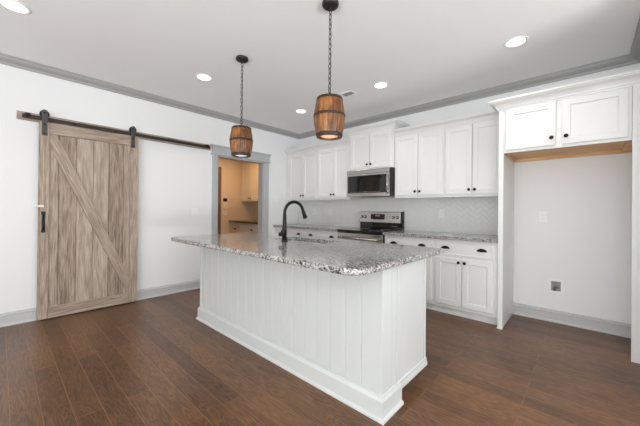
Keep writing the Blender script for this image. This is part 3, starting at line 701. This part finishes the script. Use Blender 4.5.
# ------------------------------------------------------------------ pendants
def pendant(x, y, mb, label):
    zc = H
    t = thing('pendant_light', label, 'pendant lamp', (x, y, zc), 'barrel pendants above the island')
    MB().lathe([(0.030, -0.030), (0.052, -0.028), (0.060, -0.020), (0.062, -0.010), (0.060, 0.0)], (x, y, zc), 'Z', 28).lathe([(0.0, -0.055), (0.008, -0.052), (0.011, -0.03)], (x, y, zc), 'Z', 16).build('canopy', m_iron, t)
    ch = MB(); z = zc-0.045; ln = 0.044; i = 0
    zt = 2.030
    while z > zt:
        pts = []
        for k in range(13):
            a = 2*math.pi*k/12; p = 0.011*math.cos(a); q = ln/2*math.sin(a)
            pts.append((x+(p if i % 2 else 0), y+(0 if i % 2 else p), z-ln/2+q))
        ch.tube(pts, 0.0026, 6, False)
        z -= ln-0.008; i += 1
    ch.tube([(x, y, zc-0.04), (x+0.004, y+0.003, 2.4), (x, y, zt)], 0.0013, 6)
    ch.build('chain', m_iron, t)
    # staved barrel: 20 staves bulging at the middle
    zb_, hh = 1.733, 0.287
    ns = 20; bm = MB(); tt = bm.bm; rows = []
    for j in range(15):
        f_ = j/14; rad = 0.089+0.024*math.sin(math.pi*f_)**0.9
        row = []
        for s in range(ns):
            for e, k in ((0.03, 0), (0.10, 1), (0.90, 1), (0.97, 0)):
                a = 2*math.pi*(s+e)/ns; rr_ = rad - (0.0035 if k == 0 else 0)
                row.append(tt.verts.new((x+rr_*math.cos(a), y+rr_*math.sin(a), zb_+hh*f_)))
        rows.append(row)
    for A, B in zip(rows, rows[1:]):
        k = len(A)
        for i in range(k): tt.faces.new((A[i], A[(i+1) % k], B[(i+1) % k], B[i]))
    # top lid set in, inner wall and open bottom
    k = len(rows[0])
    inner = [[tt.verts.new((x+(v.co.x-x)*0.84, y+(v.co.y-y)*0.84, v.co.z)) for v in rows[q]] for q in (0, 7)]
    for i in range(k):
        tt.faces.new((rows[0][(i+1) % k], rows[0][i], inner[0][i], inner[0][(i+1) % k])); tt.faces.new((inner[0][(i+1) % k], inner[0][i], inner[1][i], inner[1][(i+1) % k]))
    lid = [tt.verts.new((x+(v.co.x-x)*0.9, y+(v.co.y-y)*0.9, v.co.z-0.0)) for v in rows[-1]]
    lid2 = [tt.verts.new((v.co.x, v.co.y, v.co.z-0.012)) for v in lid]
    for i in range(k):
        tt.faces.new((rows[-1][i], rows[-1][(i+1) % k], lid[(i+1) % k], lid[i])); tt.faces.new((lid[i], lid[(i+1) % k], lid2[(i+1) % k], lid2[i]))
    tt.faces.new(lid2); tt.faces.new(inner[1])
    bmesh.ops.recalc_face_normals(tt, faces=tt.faces)
    bm.build('barrel', m_barrel, t)
    def hoop(f0, f1):
        pr = []
        for f_ in (f0, (f0+f1)/2, f1): pr.append((0.089+0.024*math.sin(math.pi*f_)**0.9+0.0025, hh*f_))
        pr += [(pr[-1][0]-0.004, pr[-1][1]), (pr[0][0]-0.004, pr[0][1])]
        b = MB().lathe(pr+[pr[0]], (x, y, zb_), 'Z', 40, cap=False)
        for a in (0.7, 2.9, 5.2):
            f_ = (f0+f1)/2; rr_ = 0.0915+0.024*math.sin(math.pi*f_)**0.9
            b.tube([(x+rr_*math.cos(a), y+rr_*math.sin(a), zb_+hh*f_), (x+(rr_+0.003)*math.cos(a), y+(rr_+0.003)*math.sin(a), zb_+hh*f_)], 0.005, 8)
        b.build('hoop', m_rust, t)
    hoop(0.0, 0.085); hoop(0.51, 0.575); hoop(0.93, 1.0)
    MB().lathe([(0.014, 0.028), (0.014, -0.004)], (x, y, 2.008), 'Z', 14).build('loop_mount', m_iron, t)
    MB().lathe([(0.0, 0.012), (0.050, 0.014), (0.066, 0.020), (0.066, 0.026), (0.0, 0.026)], (x, y, zb_-0.008), 'Z', 28).build('diffuser', mb, t)
    return t
pendant(1.785, -2.487, m_bulb_cool, 'barrel pendant on a chain in front of the pantry doorway, pale glowing underside')
pendant(2.953, -2.497, m_bulb_warm, 'barrel pendant on a chain nearer the camera, hanging over the island front')

# ------------------------------------------------------------------ ceiling: downlights and vent
def downlight(x, y, label, power=2.8):
    t = thing('downlight', label, 'ceiling light', (x, y, H), 'recessed ceiling lights')
    MB().lathe([(0.072, 0.0), (0.072, -0.004), (0.088, -0.006), (0.094, -0.003), (0.094, 0.0)], (x, y, H), 'Z', 32).build('trim_ring', m_plate, t)
    MB().lathe([(0.0, -0.0035), (0.071, -0.0035), (0.071, 0.0), (0.0, 0.0)], (x, y, H), 'Z', 32).build('lens', m_lens, t)
    l = bpy.data.lights.new('downlight_lamp', 'AREA'); l.shape = 'DISK'; l.size = 0.13; l.energy = power; l.color = (1.0, 0.96, 0.91); l.spread = math.radians(115)
    lo = bpy.data.objects.new('downlight_lamp', l); COL.objects.link(lo); lo.parent = t; lo.location = (0, 0, -0.012)
    return t
downlight(1.155, -4.054, 'round recessed light in the ceiling above the barn door, largest at left')
downlight(1.078, -2.536, 'round recessed light in the ceiling left of the farther barrel pendant')
downlight(1.083, -0.995, 'round recessed light in the ceiling nearest the left back corner')
downlight(2.495, -1.017, 'round recessed light in the ceiling out from the microwave, by the vent')
downlight(3.870, -1.025, 'round recessed light in the ceiling out from the refrigerator alcove')
t = thing('ceiling_vent', 'small rectangular white air vent in the ceiling between two recessed lights', 'vent', (2.045, -1.08, H))
v = MB(); vx0, vx1, vy0, vy1 = 1.955, 2.140, -1.140, -1.016
v.box(vx0, vx1, vy0, vy0+0.02, H-0.008, H, 0.002); v.box(vx0, vx1, vy1-0.02, vy1, H-0.008, H, 0.002); v.box(vx0, vx0+0.02, vy0+0.0201, vy1-0.0201, H-0.008, H); v.box(vx1-0.02, vx1, vy0+0.0201, vy1-0.0201, H-0.008, H)
v.build('frame', m_plate, t)
MB().box(vx0+0.02, vx1-0.02, vy0+0.02, vy1-0.02, H-0.002, H-0.0005).build('backing', m_iron, t)
s = MB()
for i in range(6):
    y_ = vy0+0.024+i*0.014
    s.prism([(y_, H-0.003), (y_+0.002, H-0.003), (y_+0.010, H-0.010), (y_+0.008, H-0.010)], 'X', vx0+0.02, vx1-0.02)
s.build('louvre', m_slot, t)

# ------------------------------------------------------------------ wall plates
def plate_back(x, z, w, h, kind, label, y=-0.0001, name='outlet', group='electrical wall plates', pm=None):
    pm = pm or m_plate
    t = thing(name, label, 'outlet' if name == 'outlet' else 'switch', (x, y, z), group)
    MB().box(x-w/2, x+w/2, y-0.006, y, z-h/2, z+h/2, 0.0025).build('plate', pm, t)
    for s in (-1, 1):
        q = MB().box(x-0.017, x+0.017, y-0.0075, y-0.005, z+s*0.020-0.014, z+s*0.020+0.014, 0.001).build('socket', pm, t)
        k = MB(); k.box(x-0.009, x-0.006, y-0.0079, y-0.0072, z+s*0.020-0.004, z+s*0.020+0.006); k.box(x+0.006, x+0.009, y-0.0079, y-0.0072, z+s*0.020-0.004, z+s*0.020+0.006)
        k.build('slot', m_slot, q)
    return t
plate_back(3.981, 1.148, 0.072, 0.116, 'o', 'white duplex outlet at chest height inside the refrigerator alcove')
plate_back(2.865, 1.162, 0.075, 0.116, 'o', 'white outlet on the tiled backsplash right of the range', y=-0.0102, pm=m_plate2)
plate_back(0.462, 1.162, 0.075, 0.116, 'o', 'white outlet on the tiled backsplash, left one of the two behind the faucet', y=-0.0102, pm=m_plate2)
plate_back(0.842, 1.162, 0.075, 0.116, 'o', 'white outlet on the tiled backsplash, right one of the two behind the faucet', y=-0.0102, pm=m_plate2)
def plate_left(y, z, n, label, x=0.0001):
    t = thing('light_switch', label, 'switch', (x, y, z), 'light switches')
    w = 0.07+0.046*(n-1)
    MB().box(x, x+0.006, y-w/2, y+w/2, z-0.058, z+0.058, 0.0025).build('plate', m_plate, t)
    for i in range(n):
        yc = y+(i-(n-1)/2)*0.046
        MB().prism([(x+0.005, z-0.033), (x+0.010, z-0.033), (x+0.0065, z+0.033), (x+0.005, z+0.033)], 'Y', yc-0.0165, yc+0.0165, 0.0008).build('rocker', m_plate, t)
plate_left(-2.148, 1.150, 2, 'white double light switch on the left wall between barn door and doorway')
plate_left(-0.589, 1.40, 1, 'white single switch on the left wall right of the pantry doorway')
# recessed ice-maker water box
t = thing('water_outlet_box', 'white recessed water supply box low on the alcove wall', 'outlet box', (4.096, 0, 0.394))
b = MB(); bx0, bx1, bz0, bz1 = 4.034, 4.158, 0.322, 0.466
b.box(bx0, bx1, -0.008, -0.0002, bz0, bz0+0.02, 0.0005); b.box(bx0, bx1, -0.008, -0.0002, bz1-0.02, bz1, 0.0005); b.box(bx0, bx0+0.02, -0.008, -0.0002, bz0+0.0201, bz1-0.0201); b.box(bx1-0.02, bx1, -0.008, -0.0002, bz0+0.0201, bz1-0.0201)
b.build('frame', m_plate, t)
MB().box(bx0+0.02, bx1-0.02, -0.003, -0.0003, bz0+0.02, bz1-0.02).build('recess', m_pl2, t)
q = MB(); q.tube([(4.085, -0.010, 0.345), (4.085, -0.010, 0.405)], 0.010, 12); q.tube([(4.085, -0.012, 0.385), (4.120, -0.014, 0.385)], 0.007, 10); q.lathe([(0.018, -0.026), (0.018, -0.018), (0.006, -0.012), (0.006, 0)], (4.085, -0.004, 0.41), 'Y', 14)
q.build('valve', m_valve, t)

# ------------------------------------------------------------------ pantry furniture
PFU, PFB = PY-0.33, PY-0.67
t = thing('wall_cabinet', 'cream wall cabinet lit warm orange, seen inside the pantry doorway', 'cabinet', (-1.35, PY-0.16, 1.40))
MB().box(PX+0.002, -0.65, PFU, PY-0.001, 1.385, 2.40, 0.001).build('body', m_white, t)
dd = MB().shaker(PX+0.01, -1.618, 1.398, 2.385, PFU-0.001).build('door', m_white, t); knob(dd, -1.650, 1.463, PFU-0.021)
dd = MB().shaker(-1.610, -1.20, 1.398, 2.385, PFU-0.001).build('door', m_white, t); knob(dd, -1.578, 1.463, PFU-0.021)
dd = MB().shaker(-1.19, -0.66, 1.398, 2.385, PFU-0.001).build('door', m_white, t)
t = thing('base_cabinet', 'low base cabinet under dark granite inside the pantry', 'cabinet', (-1.35, PY-0.3, 0))
MB().box(PX+0.002, -0.65, PFB+0.02, PY-0.001, 0.09, 0.884, 0.001).build('body', m_white, t)
MB().box(PX+0.002, -0.65, PFB+0.07, PFB+0.09, 0, 0.09).build('toe_kick', m_white, t)
for a, c_ in ((PX+0.02, -1.50), (-1.49, -0.67)):
    dr = MB().shaker(a, c_, 0.64, 0.855, PFB+0.019, stile=0.016, dep=0.004, cham=0.004).build('drawer', m_white, t)
    cup_pull(dr, (a+c_)/2, 0.745, PFB-0.001)
    MB().shaker(a, c_, 0.12, 0.625, PFB+0.019).build('door', m_white, t)
o = MB().box(PX+0.002, -0.64, PFB-0.02, PY-0.001, 0.885, 0.932, 0.004).build('countertop', m_granite_dark, org=(-1.3, PY-0.3, 0.885))
tag(o, 'dark brown granite countertop on the pantry base cabinet', 'countertop')
t = thing('keypad', 'small black and white wall keypad inside the pantry', 'keypad', (PX, -0.506, 1.36))
MB().box(PX+0.0005, PX+0.02, -0.555, -0.457, 1.375, 1.455, 0.004).build('screen', m_blackpl, t)
MB().box(PX+0.0005, PX+0.016, -0.565, -0.447, 1.22, 1.374, 0.004).build('plate', m_plate, t)
t = thing('light_switch', 'white switch plate below the keypad on the pantry wall', 'switch', (PX, -0.503, 1.106), 'light switches')
MB().box(PX+0.0005, PX+0.007, -0.560, -0.446, 1.05, 1.165, 0.002).build('plate', m_plate, t)
MB().box(PX+0.006, PX+0.010, -0.52, -0.487, 1.075, 1.14, 0.001).build('rocker', m_plate, t)
# warm ceiling lamp in the pantry (above the doorway head, out of view)
l = bpy.data.lights.new('pantry_lamp', 'AREA'); l.shape = 'DISK'; l.size = 0.35; l.energy = 14; l.color = (1.0, 0.52, 0.19)
lo = bpy.data.objects.new('pantry_lamp', l); COL.objects.link(lo); lo.location = (-1.1, -0.75, 2.45)
